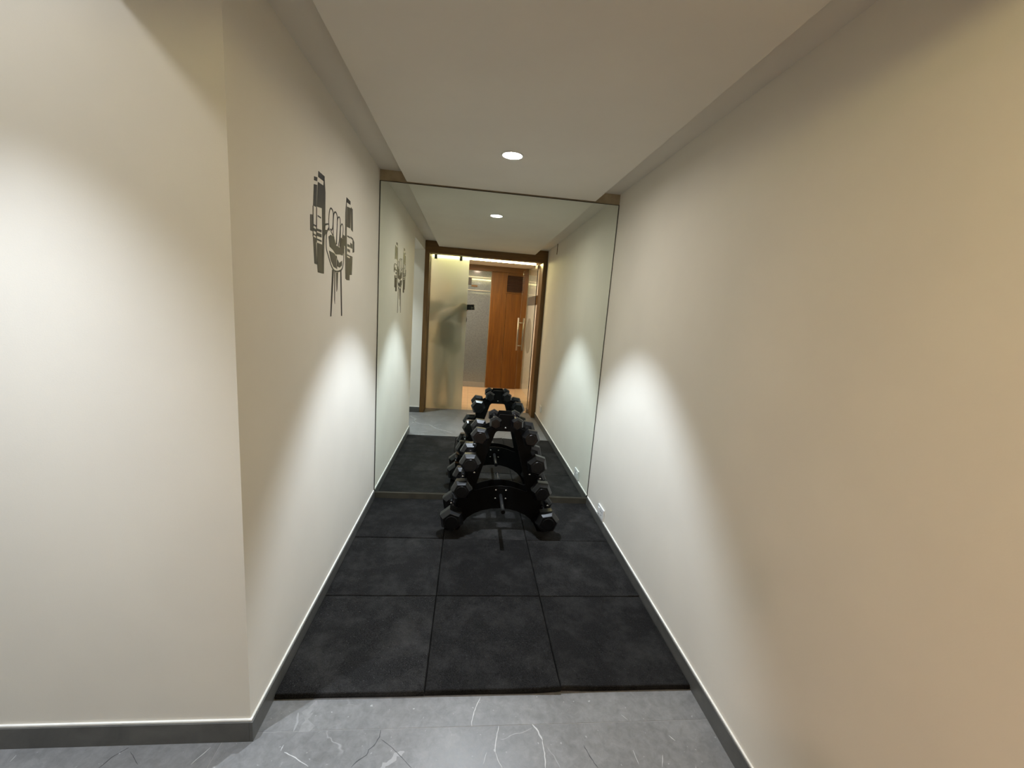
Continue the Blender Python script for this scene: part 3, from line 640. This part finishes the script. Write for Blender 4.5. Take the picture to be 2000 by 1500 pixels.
legs = [[(hip[0], 0.085), ((px - 0.10, py + 0.01, 0.50), 0.056), ((px - 0.105, py - 0.02, 0.09), 0.036)],
        [(hip[1], 0.085), ((px + 0.10, py + 0.02, 0.50), 0.056), ((px + 0.11, py, 0.09), 0.036)]]
bm = bmesh.new()
capsules(bm, [((px, py, 0.93), 0.115), ((px, py + 0.01, 1.10), 0.105), ((px, py, 1.28), 0.125), ((px, py - 0.01, 1.40), 0.075), ((px, py, 1.49), 0.050), ((px, py + 0.015, 1.56), 0.052)])
for a in arms: capsules(bm, a)
for l in legs: capsules(bm, l)
capsules(bm, [(sho[0], 0.058), (sho[1], 0.058)])
hc = Vector((px + 0.01, py + 0.02, 1.620))
ell(bm, hc, (0.072, 0.092, 0.108)); ell(bm, hc + Vector((0.004, 0.035, -0.055)), (0.050, 0.055, 0.055))
ell(bm, hc + Vector((0.004, 0.098, -0.012)), (0.013, 0.018, 0.022))               # nose
for s in (-1, 1): ell(bm, hc + Vector((s * 0.073, -0.005, -0.008)), (0.010, 0.020, 0.030))   # ears
ell(bm, hc + Vector((0.004, 0.086, -0.055)), (0.024, 0.010, 0.007))               # mouth
for s in (-1, 1): ell(bm, hc + Vector((s * 0.030, 0.083, 0.012)), (0.015, 0.010, 0.008))
# hands: palms, four fingers and a thumb closing on the phone's left end
pc = Vector((-0.045, -0.043, 1.394))
for hw, base, sgn in ((Vector((-0.175, -0.095, 1.385)), Vector((-0.125, -0.062, 1.425)), 1), (Vector((-0.125, -0.135, 1.365)), Vector((-0.100, -0.082, 1.372)), -1)):
    capsules(bm, [(hw, 0.024), ((hw + base) / 2, 0.026), (base, 0.024)])
    for q in range(4):
        ln = (0.050, 0.058, 0.055, 0.044)[q]
        st = base + Vector((0.004 * q - 0.006, -0.008, sgn * (0.020 - 0.014 * q)))
        k1 = st + Vector((ln * 0.42, 0.022, sgn * 0.004)); k2 = k1 + Vector((ln * 0.45, 0.004, -0.002))
        capsules(bm, [(st, 0.0095), (k1, 0.0088), (k2, 0.0075)], 10)
    th0 = base + Vector((-0.010, -0.016, -sgn * 0.018)); th1 = th0 + Vector((0.030, -0.006, -sgn * 0.012)); th2 = th1 + Vector((0.026, 0.004, 0.0))
    capsules(bm, [(th0, 0.012), (th1, 0.0105), (th2, 0.009)], 10)
for s, l in zip((-1, 1), legs): ell(bm, Vector(l[2][0]) + Vector((0, 0.06, -0.045)), (0.040, 0.120, 0.035))
person = fuse('person', bm, 'skin', 0.006, 3)
tag(person, 'person in a dark shirt standing behind the frosted glass holding up a phone', 'person')
bm = bmesh.new()
capsules(bm, [((px, py, 0.92), 0.140), ((px, py + 0.01, 1.10), 0.130), ((px, py, 1.28), 0.142), ((px, py - 0.01, 1.395), 0.082)])
capsules(bm, [(sho[0], 0.072), (sho[1], 0.072)])
for a in arms: capsules(bm, [(a[0][0], 0.070), (tuple(Vector(a[0][0]).lerp(Vector(a[1][0]), 0.85)), 0.062)])
fuse('shirt', bm, 'shirt', 0.010, 3, person)
bm = bmesh.new()
for l in legs: capsules(bm, [(l[0][0], 0.100), (l[1][0], 0.075), (tuple(Vector(l[1][0]).lerp(Vector(l[2][0]), 0.93)), 0.060)])
capsules(bm, [((px, py, 0.93), 0.122), ((px, py, 0.86), 0.118)])
fuse('trousers', bm, 'trousers', 0.010, 3, person)
bm = bmesh.new(); ell(bm, hc + Vector((0, -0.016, 0.030)), (0.080, 0.092, 0.092)); ell(bm, hc + Vector((0, -0.045, -0.02)), (0.070, 0.062, 0.075))
fuse('hair', bm, 'hair', 0.007, 2, person)
for s, l in zip((-1, 1), legs):
    bm = bmesh.new(); c0 = Vector(l[2][0]); ell(bm, (c0.x, c0.y + 0.055, 0.045), (0.048, 0.135, 0.042)); ell(bm, (c0.x, c0.y, 0.075), (0.046, 0.055, 0.050))
    bm_box(bm, c0.x - 0.04, c0.x + 0.04, c0.y - 0.06, c0.y + 0.17, 0.001, 0.03)
    fuse('shoe', bm, 'shoe', 0.008, 2, person)

ph = tag(empty('phone', (-0.037, -0.044, 1.396)), 'black phone held up in landscape at the edge of the frosted glass', 'phone')
box('body', (-0.073, 0.073, -0.0035, 0.0035, -0.0355, 0.0355), 'phone_rim', ph, bev=0.003)
box('back_glass', (-0.071, 0.062, 0.0033, 0.0042, -0.0335, 0.0335), 'phone', ph, bev=0.0004)
box('screen', (-0.070, 0.070, -0.0042, -0.0033, -0.0325, 0.0325), 'phone', ph, bev=0.0004)
cm = box('camera_bump', (0.022, 0.056, 0.0040, 0.0062, -0.028, 0.008), 'phone', ph, bev=0.001)
for cx, cz_ in ((0.031, -0.019), (0.031, -0.001), (0.047, -0.010)):
    tube('lens', (cx, 0.0060, cz_), (cx, 0.0082, cz_), 0.0068, 'phone_rim', cm, 20)
ph.rotation_euler = (0, roll, 0)
